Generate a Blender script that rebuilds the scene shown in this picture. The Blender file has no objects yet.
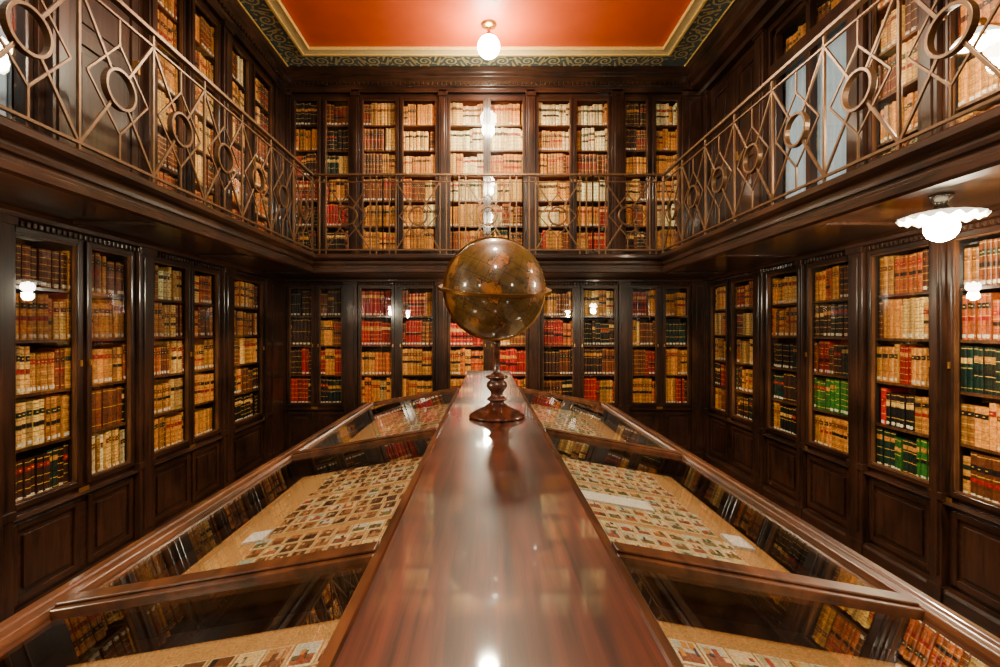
import bpy, math, random
from mathutils import Vector, Matrix
F=480.0; CZ=1.75; D=6.37; XL=-2.71; XR=2.90; YF=-2.6
RL=-2.04; RR=2.06; RY=5.62; ZC=5.2
SOF=2.43; GFL=2.62
scene=bpy.context.scene
def srgb(r,g,b):
    def c(x):
        x/=255.0
        return x/12.92 if x<=0.04045 else ((x+0.055)/1.055)**2.4
    return (c(r),c(g),c(b),1.0)
# ---------------------------------------------------------------- materials
def newmat(name):
    m=bpy.data.materials.new(name); m.use_nodes=True
    nt=m.node_tree; 
    return m,nt,nt.nodes['Principled BSDF']
def wood(name,c1,c2,rough=0.34,scale=(30,30,2.5),coat=0.4,bump=0.05,crough=0.1,big=0.5,spec=0.22):
    m,nt,b=newmat(name)
    tc=nt.nodes.new('ShaderNodeTexCoord'); mp=nt.nodes.new('ShaderNodeMapping')
    mp.inputs['Scale'].default_value=scale
    n=nt.nodes.new('ShaderNodeTexNoise'); n.inputs['Scale'].default_value=1.0; n.inputs['Detail'].default_value=6; n.inputs['Roughness'].default_value=0.65; n.inputs['Distortion'].default_value=0.6
    r=nt.nodes.new('ShaderNodeValToRGB'); r.color_ramp.elements[0].position=0.32; r.color_ramp.elements[1].position=0.7
    r.color_ramp.elements[0].color=c1; r.color_ramp.elements[1].color=c2
    nt.links.new(tc.outputs['Object'],mp.inputs[0]); nt.links.new(mp.outputs[0],n.inputs['Vector'])
    n2=nt.nodes.new('ShaderNodeTexNoise'); n2.inputs['Scale'].default_value=2.2; n2.inputs['Detail'].default_value=3
    nt.links.new(tc.outputs['Object'],n2.inputs['Vector'])
    mr=nt.nodes.new('ShaderNodeMapRange'); mr.inputs[1].default_value=0.35; mr.inputs[2].default_value=0.65; mr.inputs[3].default_value=1-big; mr.inputs[4].default_value=1+big
    nt.links.new(n2.outputs['Fac'],mr.inputs[0])
    vm=nt.nodes.new('ShaderNodeVectorMath'); vm.operation='SCALE'; nt.links.new(mr.outputs[0],vm.inputs['Scale'])
    nt.links.new(n.outputs['Fac'],r.inputs[0]); nt.links.new(r.outputs[0],vm.inputs[0]); nt.links.new(vm.outputs[0],b.inputs['Base Color'])
    b.inputs['Roughness'].default_value=rough; b.inputs['Specular IOR Level'].default_value=spec
    b.inputs['Coat Weight'].default_value=coat; b.inputs['Coat Roughness'].default_value=crough
    bp=nt.nodes.new('ShaderNodeBump'); bp.inputs['Strength'].default_value=bump; bp.inputs['Distance'].default_value=0.01
    nt.links.new(n.outputs['Fac'],bp.inputs['Height']); nt.links.new(bp.outputs[0],b.inputs['Normal'])
    return m
M={}
W1,W2=srgb(18,10,6),srgb(56,31,18)
M['woodV']=wood('mahogany_vertical',W1,W2)
M['woodX']=wood('mahogany_grain_x',W1,W2,scale=(2.5,30,30))
M['woodY']=wood('mahogany_grain_y',W1,W2,scale=(30,2.5,30))
M['bead']=wood('mahogany_light_bead',srgb(52,30,16),srgb(98,62,36))
M['ridge']=wood('polished_table_top',srgb(24,9,5),srgb(84,38,20),rough=0.36,scale=(38,1.5,38),coat=1.0,bump=0.02,crough=0.05,big=0.5,spec=0.2)
M['case']=wood('case_frame_wood',srgb(40,21,11),srgb(92,54,30),rough=0.28,scale=(18,3,18),coat=0.7)
M['floor']=wood('floor_parquet',srgb(60,34,20),srgb(110,66,38),scale=(12,2,12))
def simple(name,col,rough=0.5,metal=0.0,noise=0.0,nscale=20):
    m,nt,b=newmat(name)
    b.inputs['Base Color'].default_value=col; b.inputs['Roughness'].default_value=rough; b.inputs['Metallic'].default_value=metal
    if noise>0:
        n=nt.nodes.new('ShaderNodeTexNoise'); n.inputs['Scale'].default_value=nscale; n.inputs['Detail'].default_value=4
        tc=nt.nodes.new('ShaderNodeTexCoord'); nt.links.new(tc.outputs['Object'],n.inputs['Vector'])
        r=nt.nodes.new('ShaderNodeValToRGB')
        r.color_ramp.elements[0].color=tuple(c*(1-noise) for c in col[:3])+(1,); r.color_ramp.elements[1].color=tuple(min(1,c*(1+noise)) for c in col[:3])+(1,)
        r.color_ramp.elements[0].position=0.3; r.color_ramp.elements[1].position=0.7
        nt.links.new(n.outputs['Fac'],r.inputs[0]); nt.links.new(r.outputs[0],b.inputs['Base Color'])
    return m
M['iron']=simple('bronzed_iron',srgb(98,70,44),0.36,0.6,0.2)
M['brass']=simple('brass',srgb(190,140,70),0.3,0.9)
M['bronze']=simple('dark_bronze',srgb(120,82,38),0.3,0.9)
M['gold']=simple('gilded_moulding',srgb(226,186,98),0.4,0.1,0.15,60)
M['cream']=simple('cream_paint',srgb(236,216,158),0.6,0,0.06)
M['red']=simple('red_ceiling_paint',srgb(206,78,12),0.5,0,0.08,3)
M['blue']=simple('frieze_blue_paint',srgb(76,92,94),0.6,0,0.25,14)
M['scroll']=simple('frieze_scroll_paint',srgb(196,178,120),0.6,0,0.3,50)
M['plaster']=simple('plaster',srgb(120,70,40),0.8,0,0.1)
M['dark']=simple('dark_carcass',srgb(20,11,6),0.6,0,0.2)
M['curtain']=simple('grey_blue_curtain',srgb(150,176,200),0.8,0,0.1,6)
M['white']=simple('white_enamel',srgb(235,230,220),0.35)
M['nickel']=simple('nickel',srgb(150,145,135),0.25,0.9)
# colour-attribute materials
def attrmat(name,rough,nscale,namt):
    m,nt,b=newmat(name)
    a=nt.nodes.new('ShaderNodeVertexColor'); a.layer_name='Col'
    tc=nt.nodes.new('ShaderNodeTexCoord'); n=nt.nodes.new('ShaderNodeTexNoise'); n.inputs['Scale'].default_value=nscale; n.inputs['Detail'].default_value=3
    nt.links.new(tc.outputs['Object'],n.inputs['Vector'])
    mr=nt.nodes.new('ShaderNodeMapRange'); mr.inputs[1].default_value=0.3; mr.inputs[2].default_value=0.7; mr.inputs[3].default_value=1-namt; mr.inputs[4].default_value=1+namt*0.5
    nt.links.new(n.outputs['Fac'],mr.inputs[0])
    vm=nt.nodes.new('ShaderNodeVectorMath'); vm.operation='SCALE'
    nt.links.new(a.outputs['Color'],vm.inputs[0]); nt.links.new(mr.outputs[0],vm.inputs['Scale'])
    nt.links.new(vm.outputs[0],b.inputs['Base Color']); b.inputs['Roughness'].default_value=rough; b.inputs['Specular IOR Level'].default_value=0.3
    return m
M['books']=attrmat('book_leather',0.5,60,0.5)
M['cards']=attrmat('printed_cards',0.6,220,0.4)
def glassmat(name,tint=(0.97,0.97,0.96,1),base=0.05,rough=0.0):
    m=bpy.data.materials.new(name); m.use_nodes=True; nt=m.node_tree; nt.nodes.clear()
    o=nt.nodes.new('ShaderNodeOutputMaterial'); mx=nt.nodes.new('ShaderNodeMixShader'); t=nt.nodes.new('ShaderNodeBsdfTransparent'); g=nt.nodes.new('ShaderNodeBsdfGlossy')
    t.inputs[0].default_value=tint; g.inputs['Roughness'].default_value=rough
    lw=nt.nodes.new('ShaderNodeLayerWeight'); lw.inputs[0].default_value=0.5
    p=nt.nodes.new('ShaderNodeMath'); p.operation='POWER'; p.inputs[1].default_value=4
    q=nt.nodes.new('ShaderNodeMath'); q.operation='MULTIPLY_ADD'; q.inputs[1].default_value=1-base; q.inputs[2].default_value=base; q.use_clamp=True
    nt.links.new(lw.outputs['Facing'],p.inputs[0]); nt.links.new(p.outputs[0],q.inputs[0]); nt.links.new(q.outputs[0],mx.inputs[0])
    nt.links.new(t.outputs[0],mx.inputs[1]); nt.links.new(g.outputs[0],mx.inputs[2]); nt.links.new(mx.outputs[0],o.inputs[0])
    return m
M['glass']=glassmat('door_glass',base=0.07); M['caseglass']=glassmat('case_glass',base=0.27)
def emis(name,col,s):
    m=bpy.data.materials.new(name); m.use_nodes=True; nt=m.node_tree; nt.nodes.clear()
    o=nt.nodes.new('ShaderNodeOutputMaterial'); e=nt.nodes.new('ShaderNodeEmission'); e.inputs[0].default_value=col; e.inputs[1].default_value=s
    nt.links.new(e.outputs[0],o.inputs[0]); return m
M['bulb']=emis('lit_bulb',(1,0.88,0.68,1),170)
def shademat():
    m,nt,b=newmat('frosted_glass_shade'); b.inputs['Base Color'].default_value=(0.8,0.76,0.66,1); b.inputs['Roughness'].default_value=0.3
    b.inputs['Emission Color'].default_value=(1,0.86,0.62,1); b.inputs['Emission Strength'].default_value=2.0
    return m
M['shade']=shademat()
# ---------------------------------------------------------------- builder
def mapper(kind):
    if kind=='back': return (lambda u,v,z:(u,D-v,z)),True
    if kind=='left': return (lambda u,v,z:(XL+v,u,z)),True
    if kind=='right': return (lambda u,v,z:(XR-v,u,z)),False
    if kind=='front': return (lambda u,v,z:(u,YF+v,z)),False
    return (lambda u,v,z:(u,v,z)),False
class B:
    def __init__(s,mp=None):
        s.v=[];s.f=[];s.c=[];s.col=(1,1,1,1); s.sm=[]
        s.fn,s.flip=mp if mp else mapper('w')
    def add(s,vs,fs,smooth=False):
        o=len(s.v); s.v+= [s.fn(*p) for p in vs]; s.c+=[s.col]*len(vs)
        for f in fs:
            f=[i+o for i in f]; s.f.append(f[::-1] if s.flip else f); s.sm.append(smooth)
    def box(s,u0,u1,v0,v1,z0,z1):
        s.add([(u0,v0,z0),(u1,v0,z0),(u1,v1,z0),(u0,v1,z0),(u0,v0,z1),(u1,v0,z1),(u1,v1,z1),(u0,v1,z1)],
              [(0,3,2,1),(4,5,6,7),(0,1,5,4),(1,2,6,5),(2,3,7,6),(3,0,4,7)])
    def prism(s,prof,u0,u1):   # prof: (v,z) polygon
        n=len(prof)
        s.add([(u0,)+tuple(p) for p in prof]+[(u1,)+tuple(p) for p in prof],
              [tuple(range(n))[::-1],tuple(range(n,2*n))]+[(i,(i+1)%n,n+(i+1)%n,n+i) for i in range(n)])
    def bar(s,a,b,w,t):  # bar in (u,z) plane at v=0; a,b=(u,z)
        dx,dz=b[0]-a[0],b[1]-a[1]; l=math.hypot(dx,dz); nx,nz=-dz/l*w/2,dx/l*w/2
        q=[(a[0]+nx,a[1]+nz),(a[0]-nx,a[1]-nz),(b[0]-nx,b[1]-nz),(b[0]+nx,b[1]+nz)]
        s.add([(p[0],-t/2,p[1]) for p in q]+[(p[0],t/2,p[1]) for p in q],[(0,1,2,3),(7,6,5,4),(0,4,5,1),(1,5,6,2),(2,6,7,3),(3,7,4,0)])
    def ring(s,c,r,w,t,n=32):
        vs=[];fs=[]
        for i in range(n):
            a=2*math.pi*i/n
            for (rr,v) in ((r-w/2,-t/2),(r+w/2,-t/2),(r+w/2,t/2),(r-w/2,t/2)):
                vs.append((c[0]+rr*math.cos(a),v,c[1]+rr*math.sin(a)))
        for i in range(n):
            j=(i+1)%n
            for k in range(4):
                fs.append((4*i+k,4*j+k,4*j+(k+1)%4,4*i+(k+1)%4))
        s.add(vs,fs)
    def lathe(s,prof,c=(0,0,0),n=40):  # prof (r,z)
        vs=[];fs=[];m=len(prof)
        for i in range(n):
            a=2*math.pi*i/n
            for r,z in prof: vs.append((c[0]+r*math.cos(a),c[1]+r*math.sin(a),c[2]+z))
        for i in range(n):
            j=(i+1)%n
            for k in range(m-1): fs.append((i*m+k,j*m+k,j*m+k+1,i*m+k+1))
        s.add(vs,fs,True)
    def obj(s,name,mat,parent=None,bevel=0,color=False,recalc=False):
        me=bpy.data.meshes.new(name); me.from_pydata(s.v,[],s.f); me.materials.append(M[mat])
        if color:
            ca=me.color_attributes.new('Col','FLOAT_COLOR','POINT')
            ca.data.foreach_set('color',[x for c in s.c for x in c])
        me.polygons.foreach_set('use_smooth',s.sm)
        me.update()
        if recalc:
            import bmesh
            bm=bmesh.new(); bm.from_mesh(me); bmesh.ops.recalc_face_normals(bm,faces=bm.faces); bm.to_mesh(me); bm.free()
        o=bpy.data.objects.new(name,me); scene.collection.objects.link(o)
        if parent: o.parent=parent
        if bevel:
            md=o.modifiers.new('bevel','BEVEL'); md.width=bevel; md.segments=2; md.limit_method='ANGLE'
        return o
def empty(name,loc=(0,0,0)):
    e=bpy.data.objects.new(name,None); e.empty_display_size=0.2; e.location=(0,0,0); scene.collection.objects.link(e); return e
# ---------------------------------------------------------------- books
PAL={'tan':(192,124,44),'vel':(216,166,84),'cream':(236,208,146),'brown':(110,54,18),'dbr':(52,26,13),'red':(146,15,8),
     'dgr':(12,38,28),'blk':(18,15,14),'olv':(112,84,28),'grn':(38,98,28),'org':(176,84,24)}
SETS={'tan':['tan']*5+['vel','vel','brown','brown','org'],'mix':['tan','tan','brown','red','dgr','vel','dbr','tan','blk'],'red':['red']*4+['brown','tan'],
      'dark':['blk','dbr','dgr','dbr','brown'],'cream':['cream','cream','vel','tan'],'lt':['tan','vel','tan','vel','cream','brown'],
      'tr':['tan','red','tan','org'],'green':['grn','grn','dgr','grn','blk'],'drd':['dbr','red','dbr','blk']}
GOLD=srgb(228,174,66)
def vary(c,rng,a=0.14):
    k=1+rng.uniform(-a,a); h=rng.uniform(-.05,.05)
    return (max(0,min(1,c[0]/255*k)),max(0,min(1,c[1]/255*k*(1+h))),max(0,min(1,c[2]/255*k*(1+2*h))))
def tolin(c): return srgb(c[0]*255,c[1]*255,c[2]*255)
def spine(b,u0,u1,v,z0,z1,off):
    w=u1-u0
    p=[(u0,v),(u0+w*0.25,v+w*0.16),(u1-w*0.25,v+w*0.16),(u1,v)]
    b.add([(a,c+off,z0) for a,c in p]+[(a,c+off,z1) for a,c in p],[(1,0,4,5),(2,1,5,6),(3,2,6,7)])
def shelf_books(b,u0,u1,z,hmax,setn,rng,vf=-0.045):
    u=u0+0.004; S=SETS[setn]
    while u<u1-0.018:
        ck=rng.choice(S); run=rng.randint(1,7); hh=hmax*rng.uniform(0.80,0.97); th=rng.uniform(0.024,0.052)
        lab=rng.choice(['red','blk','blk','dgr',None,'brown','brown']) if ck in('tan','vel','cream','org','brown') else rng.choice(['tan','red',None,'vel'])
        labz=rng.choice([0.68,0.62,0.72]); lab2=rng.random()<0.4; stick=rng.random()<0.6; bands=rng.randint(3,6)
        base=PAL[ck]
        for k in range(run):
            t=th*rng.uniform(0.88,1.12)
            if u+t>u1: break
            h=hh*rng.uniform(0.98,1.01); v=vf+rng.uniform(-0.014,0.006)
            c=tolin(vary(base,rng,0.24)); b.col=c
            a0,a1=u+0.0008,u+t-0.0008; w=a1-a0
            p=[(a0,v-0.17),(a0,v),(a0+w*0.25,v+w*0.16),(a1-w*0.25,v+w*0.16),(a1,v),(a1,v-0.17)]
            n=6
            b.add([(q[0],q[1],z) for q in p]+[(q[0],q[1],z+h) for q in p],
                  [tuple(range(n)),tuple(range(n,2*n))[::-1]]+[(i,n+i,n+(i+1)%n,(i+1)%n) for i in range(n)])
            b.col=GOLD if ck not in('cream','vel') else tolin(vary(PAL['brown'],rng))
            for i in range(bands):
                zz=z+h*(0.08+0.86*i/(bands-1)); spine(b,a0,a1,v,zz,zz+0.004,0.0012)
            if ck in('tan','vel','org','brown') :
                b.col=tuple(x*0.4 for x in c[:3])+(1,)
                for i in range(bands-1):
                    zz=z+h*(0.08+0.86*(i+0.5)/(bands-1)); spine(b,a0,a1,v,zz,zz+0.004,0.001)
            if lab:
                b.col=tolin(vary(PAL[lab],rng,0.1)); spine(b,a0,a1,v,z+h*labz,z+h*(labz+0.12),0.0015)
                b.col=GOLD; spine(b,a0+w*.2,a1-w*.2,v,z+h*(labz+0.05),z+h*(labz+0.07),0.0045)
                if lab2:
                    b.col=tolin(vary(PAL['blk' if lab!='blk' else 'red'],rng,0.1)); spine(b,a0,a1,v,z+h*(labz-0.26),z+h*(labz-0.17),0.0015)
            if stick:
                b.col=srgb(225,216,190); spine(b,a0+w*.15,a1-w*.15,v,z+h*0.04,z+h*0.04+0.022,0.005)
            u+=t
        if rng.random()<0.08: u+=rng.uniform(0.01,0.03)
# ---------------------------------------------------------------- bookcases
def bookcase(kind,ulo,uhi,items,z0,z1,ztop,zbot,rows,seed,sets,lower=False,plaques=True,others=()):
    rng=random.Random(seed); mp=mapper(kind); e=empty('built_in_bookcase')
    wv=B(mp); wh=B(mp); bd=B(mp); gl=B(mp); bk=B(mp); dk=B(mp); pl=B(mp)
    T=0.03
    items=sorted(items); allo=sorted(list(items)+list(others))
    wh.box(ulo,uhi,-T,0,z1,ztop); wh.box(ulo,uhi,-T,0,zbot,z0)
    ed=[ulo]+[x for it in allo for x in it]+[uhi]
    for i in range(0,len(ed),2):
        a,b_=ed[i],ed[i+1]; g=b_-a
        wv.box(a,b_,-T,0,z0,z1)
        if g>0.15 or i==0 or i==len(ed)-2:
            m=0.035
            pa,pb=(a if i==0 else a+m+0.005),(b_ if i==len(ed)-2 else b_-m-0.005)
            if pb-pa>0.04:
                wv.box(pa,pb,0,0.05,zbot,ztop)
                q=(pb-pa)*0.25
                if pb-pa>0.07: wv.box(pa+q,pb-q,0.05,0.062,zbot+(0.2 if lower else 0.1),ztop-0.12)
                wv.box(pa-0.01,pb+0.01,0.0,0.066,ztop-0.09,ztop-0.03); wv.box(pa-0.01,pb+0.01,0,0.066,zbot,zbot+(0.14 if lower else 0.06))
                if lower: wv.box(pa-0.006,pb+0.006,0,0.06,z0-0.07,z0-0.02)
    for j,(a,b_) in enumerate(items):
        s=0.034
        wv.box(a-s,a,0,0.02,z0-s,z1+s); wv.box(b_,b_+s,0,0.02,z0-s,z1+s)
        wh.box(a,b_,0,0.02,z1,z1+s); wh.box(a,b_,0,0.02,z0-s,z0)
        k=0.008
        bd.box(a,a+k,-0.015,0.012,z0,z1); bd.box(b_-k,b_,-0.015,0.012,z0,z1); bd.box(a,b_,-0.015,0.012,z1-k,z1); bd.box(a,b_,-0.015,0.012,z0,z0+k)
        gl.add([(a,-0.012,z0),(b_,-0.012,z0),(b_,-0.012,z1),(a,-0.012,z1)],[(3,2,1,0)])
        kx=b_+s*0.5 if j%2==0 else a-s*0.5
        zk=(z0+z1)/2 if lower else z0+0.9
        pl.box(kx-0.006,kx+0.006,0.02,0.03,zk-0.02,zk+0.02)
        sp=(z1-z0+0.04)/rows
        for r in range(rows):
            zz=z0-0.02+r*sp
            bd.box(a-0.03,b_+0.03,-0.27,-0.03,zz-0.018,zz)
            sn=sets[j%len(sets)]; 
            if isinstance(sn,(list,tuple)): sn=sn[r%len(sn)]
            shelf_books(bk,a-0.02,b_+0.02,zz+0.0005,sp-0.025,sn,rng)
        dk.box(a-0.035,a-0.02,-0.3,-T,z0-0.04,z1+0.03); dk.box(b_+0.02,b_+0.035,-0.3,-T,z0-0.04,z1+0.03)
        if lower:
            zb0,zb1=zbot+0.17,z0-0.12
            wv.box(a-0.02,a+0.02,0,0.014,zb0,zb1); wv.box(b_-0.02,b_+0.02,0,0.014,zb0,zb1)
            wh.box(a+0.02,b_-0.02,0,0.014,zb1-0.04,zb1); wh.box(a+0.02,b_-0.02,0,0.014,zb0,zb0+0.04)
            wv.box(a+0.055,b_-0.055,0,0.012,zb0+0.075,zb1-0.075)
            if j%2==0 and plaques: pl.box(b_+0.0,b_+0.08,0.022,0.026,z0-0.08,z0-0.045)
    dk.box(ulo,uhi,-0.31,-0.30,zbot,ztop); dk.box(ulo,uhi,-0.3,-T,z1+0.03,z1+0.05); 
    if lower:
        wh.prism([(0,zbot),(0.055,zbot),(0.055,zbot+0.11),(0.04,zbot+0.13),(0,zbot+0.14)],ulo,uhi)
        wh.prism([(0,z0-0.10),(0.03,z0-0.10),(0.045,z0-0.085),(0.02,z0-0.07),(0,z0-0.07)],ulo,uhi)
        wh.prism([(0,ztop-0.075),(0.03,ztop-0.075),(0.04,ztop-0.05),(0.075,ztop-0.045),(0.075,ztop-0.02),(0.10,ztop),(0,ztop)],ulo,uhi)
        u=ulo+0.02
        while u<uhi-0.03:
            wv.box(u,u+0.02,0.03,0.05,ztop-0.085,ztop-0.055); u+=0.04
    mh='woodX' if kind in('back','front') else 'woodY'
    wv.obj('stiles',"woodV",e,0.003,recalc=True); wh.obj('rails',mh,e,0.003,recalc=True); bd.obj('beading_and_shelves','bead',e)
    gl.obj('door_glass','glass',e); dk.obj('carcass','dark',e); pl.obj('brass_fittings','brass',e)
    bk.obj('leather_bound_books','books',None,0,True,recalc=False)
    return e
P=lambda x:(x-487)/75.35
LZ0,LZ1=0.75,2.31
back_lo=[(P(a),P(b)) for a,b in[(290,312),(320,342),(361,392),(402,433),(450,484),(493,526),(543,573),(583,615),(632,656),(665,688)]]
back_hi=[(P(a),P(b)) for a,b in[(295,318),(326,349),(363,396),(403,436),(450,484),(490,523),(538,570),(576,608),(625,647),(655,678)]]
bookcase('back',XL,XR,back_lo,0.78,2.31,SOF,0,4,1,
   [['drd','drd','dark','dark'],['dark','red','tan','dark'],['tan','tan','red','red'],['tan','tr','red','red'],['tan','tr','red','red'],['tr','red','tan','red'],
    ['dark','dark','tr','tan'],['red','dark','dark','lt'],['tr','red','tan','tr'],['red','tr','dark','tan']],lower=True)
bookcase('back',XL,XR,back_hi,2.82,4.80,4.92,GFL,6,2,
   [['drd','drd','red','drd','mix','dark'],['drd','tr','red','mix','dark','dark'],'tan',['tan','lt','tan','lt','tan','tan'],['tan','lt','lt','cream','cream','cream'],['dark','lt','lt','lt','cream','lt'],
    ['red','lt','tan','tan','lt','cream'],['tr','red','cream','lt','cream','lt'],['dark','tan','tan','lt','dark','dark'],['tan','lt','lt','tan','tan','lt']])
L=[(-2.2,-1.78),(-1.68,-1.26),(-0.98,-0.56),(-0.46,-0.04),(0.24,0.66),(0.76,1.18),(1.48,1.9),(2.0,2.36),(2.74,3.16),(3.27,3.64),(3.88,4.34),(4.42,4.82),(5.10,5.76)]
bookcase('left',YF,D,L,LZ0,LZ1,SOF,0,5,3,[['dark','mix','tan','tan','tan'],['tan','lt','tan','tr','tan'],['dark','tan','lt','tan','tan'],['cream','dark','tan','tr','tan'],['tan','tan','tan','lt','lt'],['tan','lt','tan','tan','tan']],lower=True)
R=[(-2.2,-1.72),(-1.6,-1.12),(-0.8,-0.32),(-0.2,0.28),(0.6,1.06),(1.17,1.64),(2.35,2.97),(3.13,3.61),(3.83,4.31),(4.46,4.94),(5.19,5.66),(5.80,6.19)]
bookcase('right',YF,D,R,LZ0,LZ1,SOF,0,5,4,[['tan','tan','dark','tan','lt'],['green','mix','tr','tan','tan'],['tan','green','mix','dark','tan'],['mix','mix','dark','tan','tan'],['dark','mix','tan','tan','tr'],['tan','mix','tan','tan','lt']],lower=True)
LU=[(-2.2,-1.8),(-1.68,-1.28),(-0.98,-0.58),(-0.46,-0.06),(0.24,0.64),(0.76,1.16),(3.92,4.26),(4.42,4.82),(5.06,5.44),(5.58,6.03)]
bookcase('left',YF,D,LU,2.82,4.80,4.92,GFL,6,5,['tan','tan',['mix','tan','tan','tan','tan','lt']],others=[(1.5,2.9),(3.10,3.74)])
RU=[(-2.2,-1.8),(-1.68,-1.28),(-0.98,-0.58),(-0.46,-0.06),(0.24,0.64),(0.76,1.16),(1.5,1.9),(2.04,2.42),(2.60,3.0),(3.21,3.60)]
bookcase('right',YF,D,RU,2.82,4.80,4.92,GFL,6,6,[['mix','tan','tan','mix','tan','tan'],['tan','tan','mix','tan','tan','mix'],'tan'],others=[(3.85,4.92),(5.16,5.62),(5.74,6.18)])
FR=[(-2.3,-1.85),(-1.7,-1.25),(-0.85,-0.4),(1.0-0.55,0.9),(1.3,1.75),(1.9,2.35)]
bookcase('front',XL,XR,FR,LZ0,LZ1,SOF,0,5,7,['tan','mix','tan','red'],lower=True,plaques=False)
bookcase('front',XL,XR,FR,2.82,4.80,4.92,GFL,6,8,['tan','mix','lt','tan'])
# ---- panel doors and windows in the upper side walls
def panel(kind,a,b_,z0,z1,name):
    mp=mapper(kind); e=empty(name); w=B(mp); p=B(mp)
    w.box(a,b_,-0.05,-0.02,z0,z1)
    s=0.07
    w.box(a,a+s,-0.03,-0.004,z0,z1); w.box(b_-s,b_,-0.03,-0.004,z0,z1)
    for za,zb in((z0,z0+0.12),(z0+0.85,z0+0.95),(z1-0.1,z1)): w.box(a+s,b_-s,-0.03,-0.004,za,zb)
    for za,zb in((z0+0.17,z0+0.8),(z0+1.0,z1-0.15)): w.box(a+s+0.05,b_-s-0.05,-0.03,-0.008,za,zb)
    w.obj('panels','woodV',e,0.004,recalc=True); p.box(b_-0.05,b_-0.03,-0.004,0.03,z0+0.9,z0+1.0); p.obj('handle','brass',e)
panel('left',3.10,3.74,2.82,4.80,'door_1')
panel('right',5.16,5.62,2.82,4.80,'door_2'); panel('right',5.74,6.18,2.82,4.80,'door_3')
def window(kind,a,b_,z0,z1,name,trans):
    mp=mapper(kind); e=empty(name); w=B(mp); g=B(mp); c=B(mp)
    w.box(a,a+0.05,-0.1,-0.03,z0,z1); w.box(b_-0.05,b_,-0.1,-0.03,z0,z1); w.box(a,b_,-0.1,-0.03,z1-0.05,z1); w.box(a,b_,-0.1,-0.03,z0,z0+0.08)
    m=(a+b_)/2; w.box(m-0.03,m+0.03,-0.1,-0.03,z0,z1)
    zt=z1-trans
    w.box(a,b_,-0.1,0.02,zt-0.05,zt+0.05)
    g.add([(a,-0.06,z0),(b_,-0.06,z0),(b_,-0.06,z1),(a,-0.06,z1)],[(3,2,1,0)])
    n=90; vs=[];fs=[]
    for i in range(n+1):
        u=a+(b_-a)*i/n; v=-0.15+0.02*math.sin(i*0.9)
        vs+=[(u,v,z0),(u,v,zt)]
    for i in range(n): fs.append((2*i,2*i+1,2*i+3,2*i+2))
    c.add(vs,fs,True)
    w.obj('sash','woodV',e,0.003,recalc=True); g.obj('panes','glass',e); c.obj('curtain','curtain',e)
    d=B(mp); d.box(a,b_,-0.3,-0.28,z0,z1); d.obj('recess_back','dark',e)
window('left',1.5,2.9,2.82,4.80,'window_1',0.3)
window('right',3.85,4.92,2.82,4.80,'window_2',0.42)
b=B(mapper('right')); shelf_books(b,3.91,4.87,4.44,0.28,'mix',random.Random(9),vf=-0.12); b.obj('leather_bound_books','books',None,0,True)
# ---------------------------------------------------------------- shell
def wbox(name,mat,x0,x1,y0,y1,z0,z1,parent=None,bev=0):
    b=B(); b.box(x0,x1,y0,y1,z0,z1); return b.obj(name,mat,parent,bev)
O=0.32
wbox('floor','floor',XL-O,XR+O,YF-O,D+O,-0.1,0)
wbox('wall_left','plaster',XL-O-0.1,XL-O,YF-O,D+O,0,5.4)
wbox('wall_right','plaster',XR+O,XR+O+0.1,YF-O,D+O,0,5.4)
wbox('wall_back','plaster',XL-O,XR+O,D+O,D+O+0.1,0,5.4)
wbox('wall_front','plaster',XL-O,XR+O,YF-O-0.1,YF-O,0,5.4)
CX0,CX1,CY0,CY1=-2.28,2.26,YF+0.45,5.98
wbox('ceiling','red',XL-O,XR+O,YF-O,D+O,ZC+0.02,ZC+0.12)
b=B()
b.box(XL-O,CX0,YF-O,D+O,ZC,ZC+0.02); b.box(CX1,XR+O,YF-O,D+O,ZC,ZC+0.02); b.box(CX0,CX1,CY1,D+O,ZC,ZC+0.02); b.box(CX0,CX1,YF-O,CY0,ZC,ZC+0.02)
b.obj('trim_1','blue')
def ringmould(name,mat,inset0,inset1,z0,z1,bev=0.006):
    b=B()
    x0,x1,y0,y1=CX0-inset0,CX1+inset0,CY0-inset0,CY1+inset0; w=inset0-inset1
    b.box(x0,x0+w,y0,y1,z0,z1); b.box(x1-w,x1,y0,y1,z0,z1); b.box(x0+w,x1-w,y0,y0+w,z0,z1); b.box(x0+w,x1-w,y1-w,y1,z0,z1)
    b.obj(name,mat,None,bev)
ringmould('trim_2','gold',0.035,0.0,ZC-0.025,ZC+0.01)
ringmould('trim_3','cream',0.0,-0.08,ZC-0.012,ZC+0.022)
ringmould('trim_4','gold',-0.08,-0.105,ZC-0.02,ZC+0.021)
ringmould('trim_5','gold',0.33,0.315,ZC-0.012,ZC+0.005,0.003)
sc=B()
def ribbon(pts,w):
    vs=[];fs=[]
    for i,(x,y) in enumerate(pts):
        a=pts[max(0,i-1)]; c=pts[min(len(pts)-1,i+1)]
        dx,dy=c[0]-a[0],c[1]-a[1]; l=math.hypot(dx,dy) or 1
        ww=w*(0.45+0.55*math.sin(math.pi*min(1,(i+2)/len(pts))))
        vs+=[(x-dy/l*ww/2,y+dx/l*ww/2,ZC-0.003),(x+dy/l*ww/2,y-dx/l*ww/2,ZC-0.003)]
    for i in range(len(pts)-1): fs.append((2*i,2*i+1,2*i+3,2*i+2))
    sc.add(vs,fs)
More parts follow.
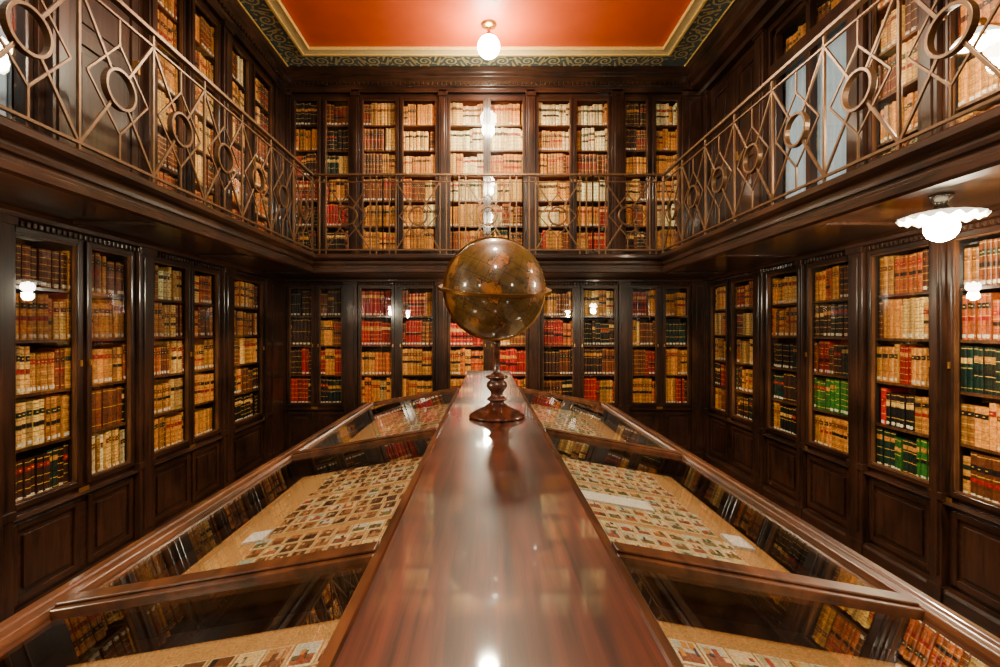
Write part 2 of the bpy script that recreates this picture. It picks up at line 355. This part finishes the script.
def motif(ox,oy,ax,ay,bx,by,sgn):
    def T(s,t): return (ox+ax*s+bx*t*sgn,oy+ay*s+by*t*sgn)
    pts=[]
    for i in range(34):
        th=i/33*3.6*math.pi; r=0.10*(1-i/36); pts.append(T(-r*math.cos(th),r*math.sin(th)*1.0+0.0))
    ribbon(pts,0.022)
    ribbon([T(-0.10-0.02*i,-0.012*i+0.0) for i in range(6)],0.02)
    for k in range(7):
        a=k*0.85+0.4; ribbon([T(math.cos(a)*(0.10+0.012*i),math.sin(a)*(0.10+0.012*i)) for i in range(5)],0.03)
    ribbon([T(-0.17+0.01*i,-0.09+0.035*i) for i in range(6)],0.034)
    ribbon([T(-0.16-0.01*i,0.13-0.03*i) for i in range(5)],0.034)
yy=CY0-0.1
k=0
while yy<CY1+0.1:
    motif(CX0-0.175,yy,0,1,1,0,1 if k%2 else -1); motif(CX1+0.175,yy,0,1,1,0,-1 if k%2 else 1); yy+=0.33; k+=1
xx=CX0-0.17; k=0
while xx<CX1+0.2:
    motif(xx,CY1+0.175,1,0,0,1,1 if k%2 else -1); motif(xx,CY0-0.175,1,0,0,1,1 if k%2 else -1); xx+=0.33; k+=1
sc.obj('trim_6','scroll')
def cornice(kind,ulo,uhi,name,dep):
    b=B(mapper(kind)); z=4.88
    b.prism([(-0.1,z),(0.05,z),(0.05,z+0.05),(0.07,z+0.08),(0.07,z+0.13),(dep-0.03,z+0.17),(dep-0.03,z+0.2),(dep,z+0.24),(dep,ZC),(-0.1,ZC)],ulo,uhi)
    u=ulo+0.05
    while u<uhi-0.05:
        b.box(u,u+0.03,0.07,0.09,z+0.085,z+0.125); u+=0.06
    b.obj(name,'woodX' if kind in('back','front') else 'woodY',None,0.004,recalc=True)
cornice('back',XL,XR,'trim_7',0.10); cornice('left',YF,D,'trim_8',0.10); cornice('front',XL,XR,'trim_9',0.1)
b=B(mapper('right'));
b.prism([(-0.1,4.86),(0.08,4.86),(0.1,4.9),(0.2,4.93),(0.22,4.98),(0.27,5.02),(0.27,5.08),(0.30,5.12),(0.30,ZC),(-0.1,ZC)],YF,D)
b.obj('trim_10','woodY',None,0.004,recalc=True)
# ---------------------------------------------------------------- gallery
g=empty('gallery_balcony')
b=B()
EY=YF+0.75
TH=0.06
b.box(XL,RL,YF,D,SOF+TH,GFL-0.01); b.box(RR,XR,YF,D,SOF+TH,GFL-0.01); b.box(RL,RR,RY,D,SOF+TH,GFL-0.01); b.box(RL,RR,YF,EY,SOF+TH,GFL-0.01)
b.obj('deck','woodY',g)
b=B()
b.box(XL,RL,YF,D,SOF,SOF+TH); b.box(RR,XR,YF,D,SOF,SOF+TH); b.box(RL,RR,RY,D,SOF,SOF+TH); b.box(RL,RR,YF,EY,SOF,SOF+TH)
y=YF+0.4
while y<RY:
    b.box(XL+0.12,RL-0.06,y,y+0.05,SOF-0.02,SOF); b.box(RR+0.06,XR-0.12,y,y+0.05,SOF-0.02,SOF); y+=1.3
b.obj('soffit','woodY',g,0.003,recalc=True)
prof=[(-0.08,SOF-0.015),(0.0,SOF-0.015),(0.012,SOF+0.0),(0.012,SOF+0.035),(-0.004,SOF+0.042),(-0.004,SOF+0.075),(0.014,SOF+0.082),(0.02,SOF+0.10),(0.02,SOF+0.125),(0.045,SOF+0.14),(0.06,SOF+0.16),(0.06,GFL+0.0),(0.05,GFL+0.012),(-0.08,GFL+0.012)]
b1=B((lambda u,v,z:(RL+v,u,z),True)); b1.prism(prof,EY-0.06,RY+0.06)
b2=B((lambda u,v,z:(RR-v,u,z),False)); b2.prism(prof,EY-0.06,RY+0.06)
b1.v+=b2.v; o=len(b1.c); b1.c+=b2.c; b1.f+=[[i+o for i in f] for f in b2.f]; b1.sm+=b2.sm
b1.obj('side_fascia','woodY',g,recalc=True)
b1=B((lambda u,v,z:(u,RY-v,z),True)); b1.prism(prof,RL-0.0,RR+0.0); b1.obj('back_fascia','woodX',g,recalc=True)
b1=B((lambda u,v,z:(u,EY+v,z),False)); b1.prism(prof,RL,RR); b1.obj('front_fascia','woodX',g,recalc=True)
# railing
rl=empty('gallery_railing')
ZB,ZT=GFL+0.07,3.57
def rail_common(b,u0,u1):
    b.box(u0,u1,-0.02,0.02,ZT-0.012,ZT+0.012); b.box(u0,u1,-0.008,0.008,ZT-0.09,ZT-0.076); b.box(u0,u1,-0.01,0.01,ZB-0.008,ZB+0.008)
def unit(b,u0,u1):
    z0,z1=ZB,ZT-0.083; m=(u0+u1)/2; zm=(z0+z1)/2; w=0.017; r=0.105
    def half(a):
        dx,dz=m-a[0],zm-a[1]; l=math.hypot(dx,dz); return (m-dx/l*r,zm-dz/l*r)
    for a in((u0,z0),(u1,z0),(u0,z1),(u1,z1)): b.bar(a,half(a),w,0.012)
    b.ring((m,zm),r,0.017,0.034)
    q=0.22; h=0.25
    pts=[(m-q,zm),(m,zm+h),(m+q,zm),(m,zm-h)]
    for i in range(4): b.bar(pts[i],pts[(i+1)%4],0.013,0.009)
    b.bar((m,zm+h),(m,z1),0.013,0.01); b.bar((m,zm-h),(m,z0),0.013,0.01)
def posts(b,us):
    for u in us:
        b.box(u-0.008,u+0.008,-0.008,0.008,GFL,ZT)
for nm,fn in(('left_side',(lambda u,v,z:(RL-0.01+v,u,z),True)),('right_side',(lambda u,v,z:(RR+0.01-v,u,z),False))):
    b=B(fn); rail_common(b,EY,RY)
    w=0.535; u=RY; ps=[RY]
    while u-w>EY: unit(b,u-w,u); u-=w; ps+=[u]
    posts(b,ps); b.obj(nm,'iron',rl,0.002,recalc=True)
for nm,fn in(('back_side',(lambda u,v,z:(u,RY+0.01-v,z),True)),('front_side',(lambda u,v,z:(u,EY-0.01+v,z),False))):
    b=B(fn); rail_common(b,RL,RR)
    n=5; W=(RR-RL)/n
    ps=[]
    for i in range(n):
        c=RL+W*(i+0.5); unit(b,c-0.26,c+0.26); ps+=[c-0.26,c+0.26,c-0.26-(W-0.52)/2]
    for i in range(n+1):
        c=RL+W*i; ps.append(c)
        for s in (-1,1):
            pp=c+s*0.075
            if RL<pp<RR: ps.append(pp)
    posts(b,ps); b.obj(nm,'iron',rl,0.002,recalc=True)
# ---------------------------------------------------------------- display table
dt=empty('display_cabinet')
RX0,RX1,RZ=-0.192,0.226,1.35
b=B(); b.prism([(RX0,RZ-0.03),(RX0+0.006,RZ-0.036),(RX1-0.006,RZ-0.036),(RX1,RZ-0.03),(RX1,RZ-0.01),(RX1-0.003,RZ-0.003),(RX1-0.01,RZ),(RX0+0.01,RZ),(RX0+0.003,RZ-0.003),(RX0,RZ-0.01)],-0.35,4.72)
b.v=[(p[1],p[0],p[2]) for p in b.v]
b.obj('ridge_top','ridge',dt,recalc=True)
b=B(); b.box(RX0+0.03,RX1-0.03,-0.3,4.66,0.1,RZ-0.036); b.box(RX0-0.01,RX1+0.01,-0.33,4.69,0,0.12)
b.obj('ridge_body','woodV',dt,0.004,recalc=True)
secs=[(-0.20,0.92),(0.99,2.06),(2.13,3.54)]; Y0,Y1=-0.28,3.6
BD=-0.085
for side,nm in((-1,'left'),(1,'right')):
    xi=RX0 if side<0 else RX1; zi=CZ-0.437; xo=side*0.91; zo=CZ-0.56
    Ls=math.hypot(xo-xi,zo-zi); tx,tz=(xo-xi)/Ls,(zo-zi)/Ls
    nrm=Vector((-tz,0,tx)) if tx>0 else Vector((tz,0,-tx))
    fn=(lambda u,v,z,xi=xi,zi=zi,tx=tx,tz=tz,nrm=nrm:(xi+tx*v+nrm.x*z,u,zi+tz*v+nrm.z*z))
    mpc=(fn,side>0)
    fr=B(mpc); T0,T1=-0.022,0.012
    fr.box(Y0,Y1,-0.005,0.03,T0,0.006)
    fr.prism([(Ls-0.075,T0),(Ls,T0),(Ls+0.012,T0+0.01),(Ls+0.012,T1-0.008),(Ls,T1),(Ls-0.025,T1),(Ls-0.03,T1-0.006),(Ls-0.06,T1-0.006),(Ls-0.064,T1),(Ls-0.07,T1),(Ls-0.075,T1-0.01)],Y0,Y1)
    eds=[Y0]+[x for s_ in secs for x in s_]+[Y1]
    for i in range(0,len(eds),2):
        a,c=eds[i],eds[i+1]; fr.box(a,c,0.025,Ls-0.07,T0,T1-0.004)
        fr.box(a+0.015,c-0.015,0.025,Ls-0.07,T1-0.004,T1+0.002)
    fr.box(Y0,Y1,Ls-0.02,Ls,-0.17,T0); fr.box(Y0,Y1,Ls,Ls+0.012,-0.19,-0.15)
    fr.box(Y0,Y0+0.02,0,Ls,-0.17,T0); fr.box(Y1-0.02,Y1,0,Ls,-0.17,T0)
    fr.obj(nm+'_case_frame','case',dt,0.0025,recalc=True)
    dv=B(mpc)
    for i in range(0,len(eds),2):
        a,c=eds[i],eds[i+1]; dv.box((a+c)/2-0.01,(a+c)/2+0.01,0.02,Ls-0.02,BD-0.01,T0)
    dv.box(Y0+0.02,Y1-0.02,Ls-0.035,Ls-0.02,BD-0.01,T0)
    dv.box(Y0+0.02,Y1-0.02,0.01,Ls-0.02,BD-0.018,BD-0.003); dv.obj(nm+'_case_lining','woodY',dt)
    gl=B(mpc)
    for a,c in secs: gl.add([(a,0.03,-0.002),(c,0.03,-0.002),(c,Ls-0.075,-0.002),(a,Ls-0.075,-0.002)],[(0,1,2,3)])
    gl.obj(nm+'_case_glass','caseglass',dt)
    cb=B(); xa,xb=sorted((xi,side*0.84)); cb.box(xa,xb,Y0+0.05,Y1-0.05,0.1,zo-0.15); 
    xa,xb=sorted((xi,side*0.87)); cb.box(xa,xb,Y0+0.03,Y1-0.03,0,0.1)
    n=5
    for i in range(n):
        a=Y0+0.12+(Y1-Y0-0.2)*i/n; c=a+(Y1-Y0-0.2)/n-0.08
        xa,xb=sorted((side*0.84,side*0.852)); cb.box(xa,xb,a,c,0.18,zo-0.22)
        xa,xb=sorted((side*0.85,side*0.862)); cb.box(xa,xb,a+0.06,c-0.06,0.24,zo-0.28)
    cb.obj(nm+'_cabinet','woodV',dt,0.004,recalc=True)
    # ---- printed cards laid out on tan boards
    rng=random.Random(20+side); cd=B(mpc)
    SK=[(150,166,150),(214,186,120),(190,196,180),(206,168,110),(176,176,140),(226,206,160)]; GR_=[(120,106,50),(166,100,46),(96,96,50),(140,76,44)]
    FG=[(180,50,26),(60,64,90),(206,140,50),(60,36,24),(160,66,36),(236,208,150),(70,90,60)]
    BRN=[(110,66,32),(150,96,48),(72,42,22),(184,132,76)]
    z=BD-0.003
    def rect(y0,y1,t0,t1,dz,col):
        cd.col=srgb(*col); cd.box(y0,y1,t0,t1,z,z+dz)
    def card(y0,y1,t0,t1,sepia):
        rect(y0,y1,t0,t1,0.006,(210,180,124) if sepia else (228,210,164))
        m_=0.004; yy0,yy1,tt0,tt1=y0+m_+0.002,y1-m_,t0+m_,t1-m_; hz=yy0+(yy1-yy0)*rng.uniform(.3,.6)
        sky=rng.choice(BRN if sepia else SK); gd=rng.choice(BRN[:3] if sepia else GR_)
        rect(hz,yy1,tt0,tt1,0.0068,sky); rect(yy0,hz,tt0,tt1,0.0068,gd)
        for _ in range(4):
            c_=rng.choice(BRN+[(50,30,20),(210,180,130)] if sepia else FG); w_=(tt1-tt0)*rng.uniform(.1,.28); h_=(yy1-yy0)*rng.uniform(.15,.45)
            ta=rng.uniform(tt0,tt1-w_); ya=rng.uniform(yy0,yy1-h_); rect(ya,ya+h_,ta,ta+w_,0.0075,c_)
    for si,(a,c) in enumerate(secs):
        rect(a+0.03,c-0.03,0.045,Ls-0.12,0.004,(190,142,80))
        cw,ch=(0.042,0.056) if si==1 else (0.046,0.062)
        sep=(side<0)
        yv=a+(0.07 if si==1 else (0.34 if side<0 else 0.12))
        tmax=Ls-0.24 if side<0 else Ls-0.20
        row=0
        while yv+ch<c-0.04:
            tv=0.055+(0.010 if row%3==1 else 0)
            while tv+cw<tmax:
                card(yv,yv+ch,tv,tv+cw,sep and rng.random()<0.7)
                tv+=cw+0.004
            yv+=ch+0.005; row+=1
            if row%5==0: yv+=0.025
        if si==1:
            if side<0:
                rect(a+0.08,a+0.17,0.055,0.30,0.012,(244,238,222)); rect(a+0.07,a+0.13,0.47,0.55,0.012,(238,234,222)); rect(a+0.36,a+0.43,0.46,0.52,0.012,(238,234,222))
            else:
                rect(a+0.52,a+0.60,0.10,0.32,0.012,(244,238,222)); rect(a+0.10,a+0.17,0.42,0.53,0.012,(238,236,228)); rect(a+0.34,a+0.42,0.48,0.54,0.012,(238,236,228))
        else: rect(a+0.3,a+0.42,0.3,0.42,0.012,(235,230,220))
    cd.obj('exhibited_card_sheets','cards',None,0,True,recalc=True)
# ---------------------------------------------------------------- globe
gb=empty('terrestrial_globe')
GX,GY=0.045,2.2; gc=Vector((GX-0.008,GY,CZ+0.188)); GR=0.228
def sphere_mesh(name,c,r,mat,parent,seg=64,rg=40):
    b=B()
    pr=[(r*math.sin(math.pi*i/rg),-r*math.cos(math.pi*i/rg)) for i in range(rg+1)]
    b.lathe([(max(p[0],1e-4),p[1]) for p in pr],(0,0,0),seg)
    o=b.obj(name,mat,parent); o.location=c; return o
m,nt,bs=newmat('antique_globe_map')
def mth(op,a,b_=None,c=None):
    q=nt.nodes.new('ShaderNodeMath'); q.operation=op
    for i,x in enumerate((a,b_,c)):
        if x is None: continue
        if isinstance(x,(int,float)): q.inputs[i].default_value=x
        else: nt.links.new(x,q.inputs[i])
    return q.outputs[0]
def mixc(fac,a,b_,mode='MIX'):
    q=nt.nodes.new('ShaderNodeMixRGB'); q.blend_type=mode
    for i,x in enumerate((fac,a,b_)):
        if isinstance(x,(int,float)): q.inputs[i].default_value=x
        elif isinstance(x,tuple): q.inputs[i].default_value=x
        else: nt.links.new(x,q.inputs[i])
    return q.outputs[0]
tc=nt.nodes.new('ShaderNodeTexCoord')
def noise(s,d=6,r=0.6,dist=0):
    n=nt.nodes.new('ShaderNodeTexNoise'); n.inputs['Scale'].default_value=s; n.inputs['Detail'].default_value=d; n.inputs['Roughness'].default_value=r; n.inputs['Distortion'].default_value=dist
    nt.links.new(tc.outputs['Object'],n.inputs['Vector']); return n.outputs['Fac']
cont=noise(5.5,8,0.62)
land=mth('GREATER_THAN',cont,0.52)
coast=mth('LESS_THAN',mth('ABSOLUTE',mth('SUBTRACT',cont,0.52)),0.007)
sea=mixc(noise(4,3),srgb(66,48,14),srgb(118,86,30)); lnd=mixc(noise(12,2),srgb(104,60,16),srgb(176,112,40))
col=mixc(land,sea,lnd); col=mixc(coast,col,srgb(20,11,5))
grime=mth('MULTIPLY_ADD',noise(9,7,0.7,1.0),2.6,-0.55)
gr=nt.nodes.new('ShaderNodeCombineXYZ')
for i in range(3): nt.links.new(grime,gr.inputs[i])
col=mixc(0.85,col,gr.outputs[0],'MULTIPLY')
ms=nt.nodes.new('ShaderNodeMapping'); ms.inputs['Scale'].default_value=(60,60,160); nt.links.new(tc.outputs['Object'],ms.inputs[0])
n3=nt.nodes.new('ShaderNodeTexNoise'); n3.inputs['Scale'].default_value=1; n3.inputs['Detail'].default_value=2; nt.links.new(ms.outputs[0],n3.inputs['Vector'])
txt=mth('MULTIPLY',mth('GREATER_THAN',n3.outputs['Fac'],0.58),mth('GREATER_THAN',noise(14,1),0.5))
col=mixc(mth('MULTIPLY',txt,0.7),col,srgb(20,12,6))
sx=nt.nodes.new('ShaderNodeSeparateXYZ'); nt.links.new(tc.outputs['Object'],sx.inputs[0])
lon=mth('ARCTAN2',sx.outputs[1],sx.outputs[0]); lat=mth('ARCSINE',mth('DIVIDE',sx.outputs[2],GR*1.0005))
l1=mth('LESS_THAN',mth('FRACT',mth('MULTIPLY',lon,12/math.pi)),0.045); l2=mth('LESS_THAN',mth('FRACT',mth('MULTIPLY',lat,12/math.pi)),0.045)
col=mixc(mth('MULTIPLY',mth('MAXIMUM',l1,l2),0.8),col,srgb(20,12,6))
nt.links.new(col,bs.inputs['Base Color']); bs.inputs['Roughness'].default_value=0.4; bs.inputs['Specular IOR Level'].default_value=0.3; bs.inputs['Coat Weight'].default_value=0.8; bs.inputs['Coat Roughness'].default_value=0.08
M['globe']=m
s=sphere_mesh('map_ball',gc,GR,'globe',gb); s.rotation_euler=(0.25,0.4,0.6)
def annulus(name,r0,r1,t,mat,rot,c):
    b=B(); b.lathe([(r0,-t/2),(r1,-t/2),(r1,t/2),(r0,t/2),(r0,-t/2)],(0,0,0),72)
    b.sm=[False]*len(b.sm)
    o=b.obj(name,mat,gb,recalc=True); o.location=c; o.rotation_euler=rot; return o
annulus('horizon_ring',GR+0.003,GR+0.030,0.013,'bronze',(math.radians(11),math.radians(2),0),gc)
annulus('meridian_ring',GR+0.001,GR+0.011,0.014,'bronze',(math.radians(90),0,math.radians(10)),gc)
b=B()
zt=gc.z-GR-0.008-RZ
prof=[(0.001,0),(0.125,0),(0.128,0.006),(0.126,0.014),(0.112,0.02),(0.108,0.028),(0.085,0.038),(0.06,0.05),(0.045,0.062),(0.034,0.07),(0.032,0.078),(0.044,0.084),(0.046,0.092),(0.034,0.1),(0.026,0.112),(0.03,0.125),(0.042,0.14),(0.048,0.155),(0.044,0.17),(0.03,0.182),(0.04,0.188),(0.052,0.194),(0.052,0.2),(0.036,0.206),(0.02,0.214),(0.014,0.225),(0.013,zt-0.025)]
prof=[(r,z_*0.94) if z_<0.23 else (r,z_) for r,z_ in prof]
prof+=[(0.018,zt-0.02),(0.02,zt-0.012),(0.014,zt),(0.001,zt)]
b.lathe(prof,(GX,GY,RZ+0.0005),48); b.obj('turned_stand','ridge',gb,recalc=True)
b=B(); b.lathe([(0.001,-0.005),(0.012,-0.002),(0.012,0.006),(0.008,0.01),(0.010,0.018),(0.001,0.024)],(gc.x,gc.y,gc.z+GR+0.008),20); b.obj('finial','brass',gb,recalc=True)
# ---------------------------------------------------------------- lamps
LC=(1,0.86,0.58)
def point(name,loc,power,r=0.06,col=LC,parent=None):
    l=bpy.data.lights.new(name,'POINT'); l.energy=power; l.shadow_soft_size=r; l.color=col
    o=bpy.data.objects.new(name,l); o.location=loc; scene.collection.objects.link(o)
    if parent: o.parent=parent
    return o
def spot(name,loc,power,r=0.08,parent=None):
    l=bpy.data.lights.new(name,'SPOT'); l.energy=power; l.shadow_soft_size=r; l.color=LC; l.spot_size=math.radians(176); l.spot_blend=0.25
    o=bpy.data.objects.new(name,l); o.location=loc; scene.collection.objects.link(o); o.parent=parent
def soffit_lamp(x,y,ztop,power):
    e=empty('fluted_glass_pendant_lamp')
    b=B(); b.lathe([(0.001,0),(0.05,0),(0.05,-0.012),(0.032,-0.03),(0.024,-0.05),(0.03,-0.06),(0.034,-0.095),(0.001,-0.095)],(x,y,ztop),28); b.obj('canopy','nickel',e,recalc=True)
    b=B(); n=128;vs=[];fs=[];pr=[(0.032,-0.08),(0.07,-0.088),(0.11,-0.098),(0.145,-0.110),(0.168,-0.122)]
    m_=len(pr)
    for i in range(n):
        a=2*math.pi*i/n
        for k,(r,z) in enumerate(pr):
            fl=(k/(m_-1))*0.014*math.cos(a*16); vs.append((x+(r+fl*0.5)*math.cos(a),y+(r+fl*0.5)*math.sin(a),ztop+z+fl*0.6))
    for i in range(n):
        j=(i+1)%n
        for k in range(m_-1): fs.append((i*m_+k,j*m_+k,j*m_+k+1,i*m_+k+1))
    b.add(vs,fs,True); o=b.obj('fluted_shade','shade',e); md=o.modifiers.new('th','SOLIDIFY'); md.thickness=0.004
    sphere_mesh('bulb',(x,y,ztop-0.165),0.07,'bulb',e,32,20)
    point('lamp_light',(x,y,ztop-0.27),power,0.06,parent=e)
soffit_lamp(2.29,2.42,SOF,105)
soffit_lamp(-2.3,1.3,SOF,100)
soffit_lamp(0.03,5.72,SOF,65)
soffit_lamp(2.3,-0.9,SOF,45); soffit_lamp(-2.3,-1.2,SOF,45)
def ceiling_lamp(x,y,p1,p2):
    e=empty('globe_ceiling_lamp'); z=ZC+0.02
    b=B(); b.lathe([(0.001,0),(0.09,0),(0.09,-0.012),(0.05,-0.03),(0.02,-0.04),(0.016,-0.09),(0.045,-0.11),(0.055,-0.15),(0.05,-0.165),(0.001,-0.165)],(x,y,z),28); b.obj('ceiling_rose','brass',e,recalc=True)
    sphere_mesh('opal_globe',(x,y,z-0.255),0.125,'bulb',e,32,20)
    point('lamp_glow',(x,y,z-0.45),p2,0.1,parent=e)
    spot('lamp_light',(x,y,z-0.42),p1,0.1,parent=e)
ceiling_lamp(0.02,5.45,290,50)
ceiling_lamp(0.05,2.3,460,85)
ceiling_lamp(0.05,-0.8,300,55)
b=B(); b.lathe([(0.001,0),(0.05,0),(0.05,-0.02),(0.03,-0.04),(0.02,-0.07),(0.001,-0.075)],(0.07,4.95,ZC+0.02),24); b.obj('smoke_detector','white',None,recalc=True)
e=empty('wall_bracket_lamp')
b=B(); b.box(2.56,2.92,2.49,2.505,3.33,3.345); b.box(2.89,2.9,2.44,2.55,3.26,3.42); b.lathe([(0.001,0.03),(0.03,0.03),(0.035,0),(0.03,-0.05),(0.001,-0.05)],(2.56,2.5,3.33),20); b.obj('bracket','brass',e,recalc=True)
b=B(); b.lathe([(0.032,0),(0.06,-0.015),(0.09,-0.04),(0.105,-0.06)],(2.56,2.5,3.31),48); o=b.obj('shade','shade',e); md=o.modifiers.new('th','SOLIDIFY'); md.thickness=0.005
sphere_mesh('bulb',(2.56,2.5,3.24),0.04,'bulb',e,24,16)
point('lamp_light',(2.5,2.5,3.13),35,0.06,parent=e)
# world
w=bpy.data.worlds.new('world'); scene.world=w; w.use_nodes=True
w.node_tree.nodes['Background'].inputs[0].default_value=(0.5,0.42,0.35,1); w.node_tree.nodes['Background'].inputs[1].default_value=0.03
# camera
cam=bpy.data.cameras.new('camera'); co=bpy.data.objects.new('camera',cam); scene.collection.objects.link(co)
co.location=(0,0,CZ); co.rotation_euler=(math.radians(90),0,0)
cam.sensor_width=36; cam.lens=F/1000*36; cam.shift_x=0.013; cam.shift_y=-0.0035; cam.clip_start=0.02
scene.camera=co
